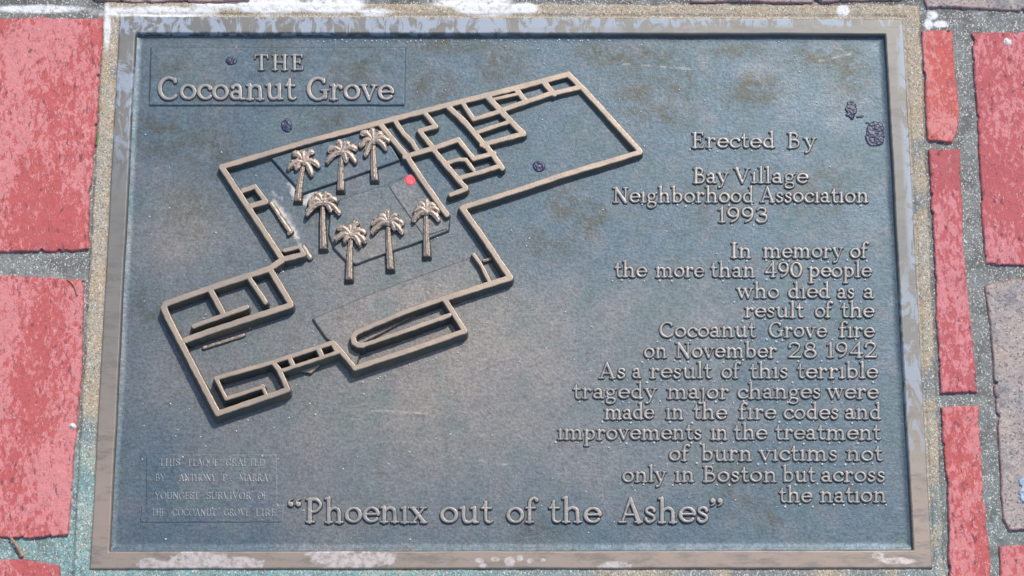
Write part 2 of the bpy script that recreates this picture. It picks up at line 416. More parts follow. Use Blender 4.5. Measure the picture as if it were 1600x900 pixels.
def build_plate():
    X, Y = grid(158, 40, 1440, 872, 2.0)
    s = poly_sdf(X, Y, INNER)
    s = s + 1.5 * (fbm(X / 40, Y / 40, 18) - 0.5)
    Z = 0.00025 * (fbm(X / 120, Y / 120, 3, 3) - 0.5) + 0.00005 * (fbm(X / 14, Y / 14, 8, 3) - 0.5)
    Z += 0.0012 * np.clip(1 - (s - 2) / 11.0, 0, 1) ** 2 * (0.5 + fbm(X / 60, Y / 60, 19))
    warm, stain = warm_and_stain(X, Y)
    dep = strokes_sdf(X, Y, [([(428, 316), (444, 336), (458, 356), (468, 384)], [4, 5, 4, 3]), ([(456, 288), (464, 306), (478, 318), (486, 300)], [5, 6, 6, 4]), ([(474, 318), (490, 330)], [4, 3]), ([(425, 300), (440, 312)], [3, 2])], 14)
    scr = 0.8 * sstep(-3, 3, dep + 9 * (fbm(X / 7, Y / 7, 88, 4) - 0.62))
    for (ax, ay), (bx, by) in (((690, 714), (735, 717)), ((748, 719), (792, 726)), ((975, 100), (1080, 108)), ((1280, 95), (1330, 84)), ((560, 640), (668, 646))):
        ln = strokes_sdf(X, Y, [([(ax, ay), (bx, by)], [0.1, 0.1])], 6)
        scr = np.maximum(scr, 0.3 * sstep(-1.6, 0.4, ln) * sstep(0.35, 0.6, fbm(X / 9, Y / 9, 91)))
    relief('plate', X, Y, Z, s > -10, 0, M_PLATE, plaque, {'warm': warm, 'stain': stain, 'scratch': scr})
build_plate()

def build_frame():
    X, Y = grid(128, 14, 1470, 900, 1.25)
    so = poly_sdf(X, Y, OUTER); si = -poly_sdf(X, Y, INNER)
    so = so + 1.0 * (fbm(X / 60, Y / 60, 61, 4) - 0.5)
    si = si + 1.6 * (fbm(X / 90, Y / 90, 62, 4) - 0.5)
    to = np.clip((so + 1.5) / 3.0, 0, 1)
    ti = np.clip((si + 3.0) / 3.5, 0, 1)
    Z = Z_FRAME * sstep(0, 1, ti) * 1.0 - (1 - to) ** 2 * 0.004 + 0.0003 * (fbm(X / 60, Y / 60, 63, 3) - 0.5) - 0.0009 * (1 - ti)
    # a slim step inside the lower right of the opening
    top = sstep(70, 40, Y)
    pale = np.clip(1.15 * sstep(56, 50, Y) * sstep(1200, 600, X) + 0.9 * sstep(46, 36, Y) * sstep(700, 1000, X), 0, 1)  # glare on the frame, painted in as pale patches
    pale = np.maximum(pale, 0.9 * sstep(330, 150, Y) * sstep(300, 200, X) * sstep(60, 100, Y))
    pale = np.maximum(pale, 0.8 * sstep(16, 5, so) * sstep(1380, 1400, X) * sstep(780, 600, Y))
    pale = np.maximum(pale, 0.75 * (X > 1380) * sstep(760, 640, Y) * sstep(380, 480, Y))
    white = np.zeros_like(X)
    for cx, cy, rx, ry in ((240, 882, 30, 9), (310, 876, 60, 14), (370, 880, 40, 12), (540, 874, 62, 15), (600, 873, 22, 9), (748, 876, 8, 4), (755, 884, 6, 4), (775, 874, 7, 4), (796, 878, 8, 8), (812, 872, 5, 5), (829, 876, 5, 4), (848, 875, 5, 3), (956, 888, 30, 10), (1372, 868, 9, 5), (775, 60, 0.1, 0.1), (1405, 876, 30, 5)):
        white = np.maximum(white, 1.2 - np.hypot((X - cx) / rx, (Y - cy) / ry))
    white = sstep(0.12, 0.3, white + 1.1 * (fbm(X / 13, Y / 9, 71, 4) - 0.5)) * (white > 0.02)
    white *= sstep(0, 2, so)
    warm = np.clip(sstep(500, 860, Y) * 0.9 + 0.3 * (X < 300) * sstep(250, 600, Y), 0, 1)
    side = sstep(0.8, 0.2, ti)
    mask = (so > -2.5) & (si > -4.5)
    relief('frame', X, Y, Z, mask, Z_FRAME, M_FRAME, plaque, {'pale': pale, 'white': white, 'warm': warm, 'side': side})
build_frame()

def raised_panel(name, poly, h, parent, soft=1.5, mat=None, cell=1.0, zb=0.0, wob=1.0, warm=0.0, ramp=None):
    xs = [p[0] for p in poly]; ys = [p[1] for p in poly]
    X, Y = grid(min(xs) - 4, min(ys) - 4, max(xs) + 4, max(ys) + 4, cell)
    s = poly_sdf(X, Y, poly) + wob * (fbm(X / 20, Y / 20, len(poly) + int(xs[0]), 3) - 0.5)
    hh = h if ramp is None else h * np.clip(ramp(X, Y), 0.0, 1.0)
    Z = zb - 0.0003 + (hh + 0.0003) * sstep(-soft, 0.3, s) + 0.00012 * (fbm(X / 14, Y / 14, 8, 3) - 0.5) * (s > 0)
    wm, stn = warm_and_stain(X, Y); wm = np.clip(wm + warm, 0, 1)
    return relief(name, X, Y, Z, s > -soft - 1, zb + h, mat or M_PLATE, parent, {'warm': wm, 'stain': stn, 'scratch': np.zeros_like(X)})

title_panel = raised_panel('title_panel', [(236, 74), (633, 74), (632, 164), (233, 164)], 0.0013, plaque)
maker_panel = raised_panel('maker_panel', [(229, 710), (432, 710), (434, 789), (443, 789), (443, 816), (219, 816), (221, 790), (228, 790)], 0.0003, plaque, soft=1.0)

# ------------------------------------------------------------------ lettering: a hand made serif alphabet of strokes
TH, TN, SF = 0.115, 0.07, 0.055
def seg(x0, y0, x1, y1, w=TH, w1=None): return ([(x0, y0), (x1, y1)], [w, w if w1 is None else w1])
def arc(cx, cy, rx, ry, a0, a1, th=TH, tn=TN):
    n = max(6, int(abs(a1 - a0) / 15))
    a = [math.radians(a0 + (a1 - a0) * i / n) for i in range(n + 1)]
    return ([(cx + rx * math.cos(t), cy + ry * math.sin(t)) for t in a], [tn + (th - tn) * abs(math.cos(t)) ** 1.3 for t in a])
def crv(pts, w=TH, w1=None):
    q = spline(pts); n = len(q) - 1
    return (q, [w + ((w if w1 is None else w1) - w) * i / n for i in range(n + 1)])
def sf(x, y, l=0.2, r=0.2): return seg(x - l, y, x + r, y, SF)
B = SF
def flag(x, y): return seg(x - 0.19, y - 0.08, x, y - 0.02, 0.06, 0.09)

G = {}
G['o'] = (1.0, [arc(.5, .5, .40, .42, 0, 360)])
G['c'] = (.86, [arc(.5, .5, .40, .42, 42, 318), seg(.78, .76, .80, .74, .13)])
G['e'] = (.94, [arc(.5, .5, .40, .42, 4, 320), seg(.14, .52, .88, .54, .065)])
G['a'] = (.92, [arc(.38, .29, .28, .22, 0, 360, .10), crv([(.16, .80), (.36, .93), (.58, .84), (.64, .60), (.64, .16)], .085, TH), crv([(.64, .2), (.70, .07), (.86, .06)], .09, .06), seg(.16, .80, .18, .77, .11)])
G['i'] = (.50, [seg(.25, B, .25, .92), sf(.25, B, .2, .2), flag(.25, 1.0)])
G['l'] = (.50, [seg(.25, B, .25, 1.52), sf(.25, B), flag(.25, 1.58)])
G['j'] = (.50, [crv([(.28, .92), (.28, -.15), (.18, -.38), (-.04, -.42)], TH, .07), flag(.28, 1.0), seg(-.05, -.38, -.04, -.36, .11)])
def nlike(x, w=.62): return [crv([(x, .62), (x + .14, .84), (x + w * .55, .93), (x + w * .92, .80), (x + w, .55)], .07, TH), seg(x + w, .6, x + w, B), sf(x + w, B, .19, .19)]
G['n'] = (1.14, [seg(.25, B, .25, .92), sf(.25, B, .19, .19), flag(.25, 1.0)] + nlike(.25))
G['m'] = (1.72, [seg(.25, B, .25, .92), sf(.25, B, .19, .17), flag(.25, 1.0)] + nlike(.25, .59) + nlike(.84, .59))
G['h'] = (1.14, [seg(.25, B, .25, 1.52), sf(.25, B, .19, .19), flag(.25, 1.58)] + nlike(.25))
G['r'] = (.82, [seg(.25, B, .25, .92), sf(.25, B), flag(.25, 1.0), crv([(.25, .55), (.36, .80), (.52, .92), (.68, .86)], .07, .09), seg(.68, .82, .69, .80, .12)])
G['u'] = (1.12, [crv([(.24, .90), (.24, .38), (.32, .13), (.50, .07), (.70, .16), (.84, .36)], TH, .07), seg(.84, .92, .84, .10), flag(.24, 1.0), flag(.84, 1.0), seg(.84, .08, 1.04, B, .08, .05)])
G['t'] = (.66, [crv([(.28, 1.28), (.28, .30), (.36, .10), (.52, .06), (.64, .14)], .10, .06), seg(.06, .92, .56, .92, .06), seg(.10, .95, .28, 1.26, .05, .06)])
G['f'] = (.66, [crv([(.26, B), (.26, 1.15), (.34, 1.42), (.50, 1.52), (.66, 1.44)], TH, .08), sf(.26, B), seg(.06, .92, .56, .92, .06), seg(.66, 1.42, .67, 1.40, .12)])
G['b'] = (1.06, [seg(.23, .10, .23, 1.52), flag(.23, 1.58), arc(.53, .49, .36, .42, -150, 150), seg(.23, .10, .30, .12, .09)])
G['d'] = (1.08, [seg(.80, B, .80, 1.52), flag(.80, 1.58), arc(.50, .49, .36, .42, 30, 330), seg(.80, .08, 1.0, B, .08, .05)])
G['p'] = (1.08, [seg(.25, -.50, .25, .92), sf(.25, -.52), flag(.25, 1.0), arc(.55, .49, .36, .42, -150, 150)])
G['g'] = (.96, [arc(.42, .62, .28, .28, 0, 360, .095, .07), seg(.64, .82, .88, .94, .06, .08), crv([(.26, .40), (.16, .24), (.28, .10), (.62, .06), (.80, -.10), (.72, -.34), (.42, -.44), (.14, -.34), (.12, -.12), (.28, .06)], .075)])
G['s'] = (.74, [crv([(.60, .74), (.56, .86), (.38, .93), (.18, .84), (.18, .66), (.36, .53), (.56, .42), (.60, .22), (.42, .07), (.22, .08), (.12, .26)], .085), seg(.60, .76, .60, .74, .10), seg(.13, .22, .13, .20, .10)])
G['v'] = (1.0, [seg(.16, .92, .50, .06, TH, .10), seg(.84, .92, .50, .06, .065), sf(.16, .95, .16, .18), sf(.84, .95, .16, .14)])
G['w'] = (1.42, [seg(.14, .92, .44, .06, TH, .09), seg(.72, .90, .44, .06, .065), seg(.70, .92, .98, .06, TH, .09), seg(1.26, .92, .98, .06, .065), sf(.14, .95, .15, .17), sf(.70, .95, .17, .15), sf(1.26, .95, .15, .14)])
G['x'] = (1.0, [seg(.18, .92, .82, .08, TH), seg(.80, .92, .20, .08, .065), sf(.18, .95, .16, .17), sf(.80, .95, .17, .14), sf(.18, B, .15, .17), sf(.82, B, .17, .16)])
G['y'] = (1.0, [seg(.16, .92, .52, .06, TH, .09), crv([(.84, .92), (.54, .10), (.38, -.30), (.18, -.42)], .065), sf(.16, .95, .16, .18), sf(.84, .95, .16, .14), seg(.16, -.38, .17, -.38, .10)])
CH = 1.48   # cap height
G['A'] = (1.36, [seg(.66, CH, 1.14, B, .11, .135), seg(.64, CH, .20, B, .07), seg(.36, .50, .96, .50, .06), sf(.20, B, .18, .2), sf(1.14, B, .22, .18)])
G['B'] = (1.14, [seg(.30, B, .30, CH - B, .13), sf(.30, B, .2, .3), sf(.30, CH - B, .2, .3), crv([(.3, CH - B), (.66, CH - .06), (.86, 1.18), (.70, .86), (.3, .80)], .085, .06), crv([(.5, .80), (.84, .74), (1.0, .42), (.80, .10), (.3, B)], .10, .07)])
G['C'] = (1.30, [arc(.70, .74, .56, .68, 48, 315, .13, .075), seg(1.08, 1.16, 1.10, 1.36, .10, .05)])
G['D'] = (1.34, [seg(.30, B, .30, CH - B, .13), sf(.30, B, .2, .2), sf(.30, CH - B, .2, .2), crv([(.3, CH - B), (.74, CH - .08), (1.14, .98), (1.14, .50), (.74, .08), (.3, B)], .09)])
G['E'] = (1.12, [seg(.30, B, .30, CH - B, .13), seg(.10, B, .94, B, .06), seg(.10, CH - B, .90, CH - B, .06), seg(.3, .76, .74, .76, .06), seg(.94, B, 1.0, .32, .07, .05), seg(.90, CH - B, .93, CH - .30, .07, .05), seg(.75, .62, .75, .90, .055)])
G['F'] = (1.06, [seg(.30, B, .30, CH - B, .13), sf(.30, B), seg(.10, CH - B, .90, CH - B, .06), seg(.3, .76, .74, .76, .06), seg(.90, CH - B, .93, CH - .30, .07, .05)])
G['G'] = (1.38, [arc(.70, .74, .56, .68, 48, 330, .13, .075), seg(1.08, 1.16, 1.10, 1.36, .10, .05), seg(1.16, .60, 1.16, .18, .12), seg(.92, .64, 1.34, .64, .055)])
G['H'] = (1.40, [seg(.30, B, .30, CH - B, .13), seg(1.10, B, 1.10, CH - B, .13), seg(.3, .76, 1.1, .76, .065)] + [sf(x, y) for x in (.3, 1.1) for y in (B, CH - B)])
G['I'] = (.64, [seg(.32, B, .32, CH - B, .14), sf(.32, B, .22, .22), sf(.32, CH - B, .22, .22)])
G['L'] = (1.06, [seg(.30, B, .30, CH - B, .13), seg(.10, B, .94, B, .06), sf(.3, CH - B)])
G['M'] = (1.6, [seg(.24, B, .24, CH - B, .08), seg(1.36, B, 1.36, CH - B, .12), seg(.26, CH - B, .8, .2, .12), seg(1.34, CH - B, .8, .2, .07)])
G['N'] = (1.42, [seg(.26, B, .26, CH - B, .075), seg(1.14, B, 1.14, CH - B, .075), seg(.26, CH - B, 1.14, B, .14), sf(.26, B, .2, .2), sf(.22, CH - B, .2, .1), sf(1.14, CH - B, .2, .2)])
G['O'] = (1.44, [arc(.72, .74, .58, .68, 0, 360, .13, .075)])
G['P'] = (1.10, [seg(.30, B, .30, CH - B, .13), sf(.30, B, .2, .24), sf(.30, CH - B, .2, .2), crv([(.3, CH - B), (.70, CH - .06), (.94, 1.10), (.72, .74), (.3, .66)], .10, .065)])
G['Q'] = (1.44, G['O'][1] + [seg(.8, .3, 1.3, -.1, .1)])
G['R'] = (1.22, G['P'][1] + [seg(.62, .68, 1.08, B, .11)])
G['S'] = (1.0, [crv([(.84, 1.16), (.76, 1.36), (.50, 1.43), (.24, 1.30), (.22, 1.02), (.50, .80), (.82, .60), (.84, .28), (.56, .07), (.28, .10), (.14, .36)], .10)])
G['T'] = (1.24, [seg(.62, B, .62, CH - B, .13), sf(.62, B), seg(.12, CH - B, 1.12, CH - B, .065), seg(.12, CH - B, .08, 1.12, .08, .05), seg(1.12, CH - B, 1.16, 1.12, .08, .05)])
G['U'] = (1.36, [crv([(.3, CH - B), (.3, .50), (.44, .14), (.70, .06), (.96, .16), (1.08, .50), (1.08, CH - B)], .11), sf(.3, CH - B), sf(1.08, CH - B)])
G['V'] = (1.32, [seg(.20, CH - B, .68, .06, .14, .10), seg(1.14, CH - B, .68, .06, .07), sf(.2, CH - B), sf(1.14, CH - B, .18, .16)])
G['Y'] = (1.24, [seg(.18, CH - B, .62, .70, .12), seg(1.08, CH - B, .62, .70, .08), seg(.62, .7, .62, B, .12), sf(.62, B)])
G['.'] = (.4, [seg(.2, .1, .21, .1, .12)])
G['0'] = (1.06, [arc(.53, .74, .42, .68, 0, 360, .13, .07)])
G['1'] = (.66, [seg(.36, B, .36, CH - .04, .12), sf(.36, B, .22, .22), seg(.12, CH - .26, .36, CH - .04, .055, .08)])
G['2'] = (1.06, [crv([(.14, 1.08), (.20, 1.32), (.48, 1.43), (.78, 1.30), (.84, 1.04), (.64, .66), (.12, .09)], .09), seg(.12, .09, .92, .09, .085), seg(.92, .09, .98, .34, .07, .05), seg(.15, 1.08, .16, 1.06, .13)])
G['3'] = (1.0, [crv([(.16, 1.20), (.30, 1.38), (.52, 1.42), (.76, 1.28), (.74, .98), (.42, .80)], .085), crv([(.42, .80), (.78, .70), (.86, .40), (.68, .12), (.36, .06), (.12, .24)], .095), seg(.14, .26, .15, .25, .12)])
G['4'] = (1.10, [seg(.76, B, .76, CH - .05, .12), seg(.72, CH - .08, .10, .46, .065), seg(.10, .44, 1.02, .44, .07), sf(.76, B, .18, .18)])
G['8'] = (1.0, [arc(.5, 1.10, .30, .32, 0, 360, .095, .07), arc(.5, .42, .38, .36, 0, 360, .115, .07)])
G['9'] = (1.02, [arc(.5, 1.0, .37, .42, 0, 360, .11, .07), crv([(.87, 1.0), (.84, .60), (.66, .26), (.34, .06)], .105, .08)])
G['“'] = (.78, [seg(.20, 1.12, .20, 1.14, .14), crv([(.10, 1.14), (.12, 1.34), (.28, 1.46)], .07, .03), seg(.56, 1.12, .56, 1.14, .14), crv([(.46, 1.14), (.48, 1.34), (.64, 1.46)], .07, .03)])
G['”'] = (.78, [seg(.20, 1.38, .20, 1.40, .14), crv([(.30, 1.38), (.28, 1.18), (.12, 1.06)], .07, .03), seg(.56, 1.38, .56, 1.40, .14), crv([(.66, 1.38), (.64, 1.18), (.48, 1.06)], .07, .03)])

def word_strokes(word, x0, x1, base, xh, slope=0.0):
    adv = [G[ch][0] for ch in word]
    ext = lambda ch, f, i: f(p[i] + (w if f is max else -w) for pts, ws in G[ch][1] for p, w in zip(pts, ws))
    lo = ext(word[0], min, 0); hi = ext(word[-1], max, 0)
    nat = sum(adv[:-1]) + hi - lo
    n = len(word)
    W = (x1 - x0) / xh
    kx = 1.0
    gap = (W - nat) / (n - 1) if n > 1 else 0.0
    if n == 1: kx = W / nat
    elif gap > 0.06:
        kx = min(1.45 if word.isdigit() else 1.16, (W - 0.06 * (n - 1)) / nat); gap = (W - kx * nat) / (n - 1)
    elif gap < -0.02: kx = W / (nat - 0.02 * (n - 1)); gap = -0.02
    out = []; x = -lo * kx
    for ch, a in zip(word, adv):
        jy = random.uniform(-0.02, 0.02)
        for pts, ws in G[ch][1]:
            out.append(([(x0 + xh * (x + kx * px), base - xh * (py + jy) + slope * xh * x) for px, py in pts], [w * xh * min(1, 0.5 + 0.5 * kx) for w in ws]))
        x += kx * a + gap
    return out

def inscription(words, base, xh, h=0.0017, parent=None, draft=1.7, cell=0.55, zb=0.0, mat=None, base1=None, fat=0.0):
    parent = parent or plaque
    st = []
    xa, xb = words[0][1], words[-1][2]
    for w, x0, x1 in words:
        b = base if base1 is None else base + (base1 - base) * ((x0 + x1) / 2 - xa) / max(1, xb - xa)
        st += word_strokes(w, x0, x1, b, xh)
    X, Y = grid(xa - 5, base - xh * 1.75 - 4, xb + 5, base + xh * 0.65 + 4, cell)
    s = strokes_sdf(X, Y, st, 6.0) + fat + 0.1 + 0.6 * (fbm(X / 5, Y / 5, int(base), 2) - 0.5)
    d = draft
    Z = zb - 0.0003 + (h + 0.0003) * (0.9 * sstep(-d, 0.2, s) + 0.10 * sstep(-0.3, 1.2, s)) + 0.00018 * (fbm(X / 7, Y / 7, 5, 2) - 0.5) * (s > 0)
    wear = sstep(-0.7, 0.2, s)
    wm, stn = warm_and_stain(X, Y) if parent is maker_panel else (0 * X, 0 * X)
    return relief('inscription', X, Y, Z, s > -d - 0.8, zb + h, mat or M_LETTER, parent, {'wear': wear, 'warm': wm, 'stain': stn, 'scratch': 0.22 * wear} if parent is maker_panel else {'wear': wear})

inscription([('THE', 397, 474)], 109, 16.2, parent=title_panel, zb=0.0013)
inscription([('Cocoanut', 246, 463), ('Grove', 479, 616)], 155, 24.5, parent=title_panel, zb=0.0013, base1=156, h=0.0018)
inscription([('Erected', 1081, 1211), ('By', 1230, 1276)], 231, 16.4)
inscription([('Bay', 1083, 1139), ('Village', 1146, 1264)], 286, 16.4)
inscription([('Neighborhood', 957, 1178), ('Association', 1187, 1357)], 316.5, 16.4)
inscription([('1993', 1122, 1200)], 347.5, 16.2)
inscription([('In', 1142, 1174), ('memory', 1192, 1318), ('of', 1328, 1358)], 403, 16.3)
inscription([('the', 960, 1012), ('more', 1024, 1101), ('than', 1110, 1180), ('490', 1195, 1254), ('people', 1263, 1363)], 433, 16.3)
inscription([('who', 1150, 1218), ('died', 1231, 1297), ('as', 1308, 1335), ('a', 1349, 1366)], 466, 16.3)
inscription([('result', 1163, 1257), ('of', 1273, 1302), ('the', 1314, 1367)], 496, 16.4)
inscription([('Cocoanut', 1030, 1182), ('Grove', 1201, 1293), ('fire', 1311, 1368)], 527, 16.4)
inscription([('on', 1006, 1042), ('November', 1055, 1214), ('28', 1231, 1277), ('1942', 1292, 1371)], 559, 16.4)
inscription([('As', 935, 977), ('a', 988, 1002), ('result', 1015, 1113), ('of', 1127, 1158), ('this', 1171, 1231), ('terrible', 1245, 1373)], 591, 16.5)
inscription([('tragedy', 895, 1027), ('major', 1042, 1139), ('changes', 1152, 1282), ('were', 1291, 1374)], 623, 16.5)
inscription([('made', 944, 1023), ('in', 1040, 1068), ('the', 1083, 1137), ('fire', 1154, 1214), ('codes', 1224, 1310), ('and', 1320, 1377)], 655, 16.6)
inscription([('improvements', 871, 1096), ('in', 1110, 1137), ('the', 1146, 1200), ('treatment', 1211, 1377)], 687, 16.6)
inscription([('of', 1045, 1079), ('burn', 1095, 1175), ('victims', 1185, 1308), ('not', 1322, 1380)], 720, 16.7)
inscription([('only', 972, 1042), ('in', 1054, 1085), ('Boston', 1098, 1214), ('but', 1222, 1275), ('across', 1283, 1383)], 753, 16.7)
inscription([('the', 1217, 1270), ('nation', 1281, 1385)], 785, 16.7)
inscription([('“', 449, 471), ('Phoenix', 477, 668), ('out', 687, 771), ('of', 791, 842), ('the', 857, 941), ('Ashes', 966, 1107), ('”', 1109, 1130)], 817, 25.5, h=0.0022)
for words, base in (([('THIS', 248, 281), ('PLAQUE', 294, 341), ('CRAFTED', 352, 414)], 728), ([('BY', 242, 258), ('ANTHONY', 279, 337), ('P.', 347, 362), ('MARRA', 374, 419)], 752),
                    ([('YOUNGEST', 242, 311), ('SURVIVOR', 322, 392), ('OF', 402, 417)], 780), ([('THE', 236, 258), ('COCOANUT', 269, 338), ('GROVE', 349, 390), ('FIRE', 399, 431)], 806)):
    inscription(words, base, 7.4, h=0.00035, parent=maker_panel, draft=0.8, zb=0.0003, mat=M_PLATE, cell=0.5)

# ------------------------------------------------------------------ the raised floor plan
def rel_h(X, Y):     # the casting stands higher towards the front of the building
    return (9.0 + 13.0 * np.clip((Y - 130) / 470, 0, 1)) * SCALE

WALLS = [  # centre lines in photo coordinates and half widths of the tops
    ([(346, 259), (480, 219), (590, 190), (700, 161), (800, 136), (888, 113)], 4.2),
    ([(888, 113), (914, 138), (1000, 234)], 4.0),
    ([(1000, 236), (880, 272), (800, 299), (723, 323)], 4.2),
    ([(722, 324), (748, 360), (797, 433)], 4.4),
    ([(797, 434), (694, 467)], 4.6),
    ([(694, 466), (632, 488), (564, 517)], 3.7),
    ([(564, 517), (556, 521), (552, 528), (554, 536), (560, 540), (568, 540)], 4.2),
    ([(568, 540), (630, 519), (702, 493)], 3.4),
    ([(695, 468), (726, 517)], 4.0),
    ([(726, 518), (640, 548), (555, 576)], 4.2),
    ([(555, 576), (523, 538)], 3.6),
    ([(520, 536), (426, 567), (338, 592)], 3.4),
    ([(528, 551), (499, 561), (438, 581)], 2.8),
    ([(521, 538), (527, 548)], 4.0), ([(497, 545), (502, 555)], 4.0), ([(452, 559), (458, 571)], 3.6), ([(427, 567), (436, 578), (450, 609)], 3.8),
    ([(450, 610), (341, 647)], 4.2),
    ([(341, 647), (263, 498), (256, 481), (258, 476)], 4.6),
    ([(258, 475), (332, 449), (420, 420), (440, 407)], 4.6),
    ([(441, 404), (400, 342), (346, 260)], 4.2),
    ([(444, 391), (468, 385)], 2.8), ([(468, 385), (474, 396)], 3.0), ([(446, 404), (474, 397)], 4.0),
    ([(422, 421), (454, 474)], 4.4),
    ([(454, 477), (332, 517), (290, 532)], 4.6),
    ([(328, 452), (348, 488)], 4.4), ([(303, 510), (386, 480)], 3.6), ([(390, 435), (415, 472)], 3.6),
    ([(338, 592), (354, 624)], 2.8), ([(354, 624), (412, 605)], 2.8), ([(410, 604), (417, 619)], 2.8),
    ([(380, 296), (398, 290)], 3.8), ([(398, 290), (415, 314)], 3.4), ([(390, 321), (415, 314)], 4.0),
    # the warren of small rooms
    ([(594, 192), (636, 243), (660, 280), (698, 334)], 4.2), ([(632, 243), (676, 230), (716, 216)], 4.0),
    ([(676, 230), (700, 260), (727, 292)], 4.0), ([(728, 294), (704, 303)], 3.6), ([(718, 277), (748, 268), (780, 258)], 3.6),
    ([(757, 222), (785, 261)], 4.0), ([(700, 164), (728, 190), (758, 226)], 4.2),
    ([(662, 172), (681, 195), (655, 202), (676, 228)], 3.6), ([(616, 185), (630, 206), (644, 220), (653, 236)], 3.6),
    ([(716, 216), (740, 246), (772, 238)], 3.6), ([(701, 252), (718, 247), (728, 248), (740, 264)], 3.0),
    ([(722, 157), (740, 184), (782, 171)], 3.4), ([(740, 206), (792, 189)], 3.2), ([(753, 224), (818, 207)], 3.8),
    ([(760, 146), (782, 170), (818, 207)], 4.4), ([(782, 170), (858, 144), (908, 133)], 3.8),
    ([(772, 152), (808, 144)], 2.4), ([(806, 136), (822, 156)], 4.0), ([(850, 126), (866, 144)], 4.2),
    ([(740, 397), (752, 414), (764, 438)], 2.8),
]
LOW_WALLS = [([(424, 318), (453, 362)], 2.4, 0.5), ([(318, 543), (381, 523)], 1.3, 0.25), ([(756, 407), (774, 402)], 1.4, 0.4), ([(451, 364), (455, 361)], 2.0, 0.5), ([(474, 386), (484, 402)], 3.0, 0.35)]

def build_walls():
    X, Y = grid(236, 92, 1026, 676, 0.65)
    s = strokes_sdf(X, Y, [(p, [w + 0.15] * len(p)) for p, w in WALLS], 16.0)
    s = s + 1.3 * (fbm(X / 9, Y / 9, 301, 3) - 0.5)
    gy, gx = np.gradient(s)
    ln = np.hypot(gx, gy) + 1e-6
    facing = np.clip((-gx * -0.45 + -gy * 0.89) / ln, 0, 1)
    H = rel_h(X, Y)
    draft = 1.5 + H / SCALE * 0.24 * facing
    t = (s + draft) / draft
    Z = -0.0004 + (H + 0.0004) * (0.985 * np.clip(t, 0, 1) + 0.015 * sstep(-0.3, 1.2, s)) + 0.00018 * (fbm(X / 26, Y / 26, 305, 3) - 0.5) * sstep(0, 2, s)
    wear = sstep(-0.7, 0.25, s)
    o = relief('floor_plan', X, Y, Z, s > -draft - 1.4, 0.008, M_RELIEF, plaque, {'wear': wear})
    for pts, hw, f in LOW_WALLS:
        xs = [p[0] for p in pts]; ys = [p[1] for p in pts]
        X, Y = grid(min(xs) - 12, min(ys) - 12, max(xs) + 12, max(ys) + 12, 0.7)
        s = strokes_sdf(X, Y, [(pts, [hw] * len(pts))], 8) + 1.2 * (fbm(X / 6, Y / 6, int(xs[0]), 3) - 0.5)
        Hh = rel_h(X, Y) * f
        Z = -0.0003 + (Hh + 0.0003) * sstep(-2.4, 0.5, s)
        relief('low_wall', X, Y, Z, s > -3.2, rel_h(np.array(400.), np.array(ys[0])) * f, M_RELIEF, o, {'wear': sstep(-1.4, 0.4, s)})
    return o
floor_plan = build_walls()
raised_panel('terrace', [(424, 247), (592, 196), (624, 250), (560, 272), (472, 302)], 0.0024, floor_plan, soft=2.6)
raised_panel('dance_floor', [(532, 312), (604, 288), (646, 270), (702, 340), (700, 360), (672, 371), (556, 412), (541, 407), (522, 388), (514, 366), (516, 335)], 0.0024, floor_plan, warm=0.1, soft=2.6)
raised_panel('dance_floor_strip', [(606, 289), (646, 272), (700, 340), (698, 358), (662, 370), (612, 299)], 0.0029, floor_plan, warm=0.25, soft=1.5)
raised_panel('bar_terrace', [(489, 498), (560, 468), (640, 437), (740, 402), (768, 438), (694, 468), (566, 536), (556, 572), (524, 538), (510, 528)], 0.0026, floor_plan, warm=0.25, soft=3.0)
# the wedge shaped canopy over the entrance
def canopy():
    X, Y = grid(458, 560, 510, 594, 0.8)
    s = poly_sdf(X, Y, [(464, 579), (470, 572), (500, 563), (499, 571), (486, 583)])
    Z = 0.0035 * sstep(-2.0, 0.6, s) - 0.0003
    relief('entrance_canopy', X, Y, Z, s > -2.6, 0.0035, M_PALM, floor_plan, {'wear': sstep(-1, 0.5, s)})
canopy()

# ------------------------------------------------------------------ palm trees
PALMS = [  # crown centre, crown half width, foot, lean of the fronds
    ((474, 252), 25, (465, 311), [(-24, 10), (-16, -13), (-2, -15), (14, -16), (24, 6), (13, 20), (-11, 10)]),
    ((534, 236), 25, (532, 295), [(-23, 16), (-20, -2), (-5, -15), (11, -12), (22, -5), (21, 16), (7, 14)]),
    ((583, 219), 25, (585, 279), [(-12, 22), (-20, 8), (-18, -12), (-2, -18), (14, -10), (24, 0), (20, 12)]),
    ((504, 315), 27, (505, 386), [(-25, 18), (-22, 2), (-10, -12), (10, -12), (22, -2), (26, 17), (12, 12)]),
    ((548, 366), 25, (545, 434), [(-24, 8), (-20, -11), (-2, -12), (10, -20), (21, -4), (22, 10), (14, 16), (-10, 10)]),
    ((606, 346), 27, (610, 418), [(-24, 16), (-24, 2), (-14, -8), (0, -16), (14, -10), (23, 2), (22, 16), (10, 10)]),
    ((666, 330), 22, (667, 398), [(-20, 13), (-18, -1), (-9, -12), (0, -18), (12, -10), (20, -2), (19, 12)]),
]
def frond(c, d, k):
    ax, ay = c; dx, dy = d
    mid = (ax + dx * 0.5, ay + dy * 0.5 - 5.0)
    q = spline([c, mid, (ax + dx * 0.88, ay + dy * 0.86 - 1.5), (ax + dx, ay + dy + 2)], 5)
    n = len(q) - 1
    ws = [1.2 + 2.7 * math.sin(math.pi * min(1, 0.12 + 0.86 * i / n)) ** 0.8 for i in range(n + 1)]
    ws[-1] = 0.3
    return (q, ws)
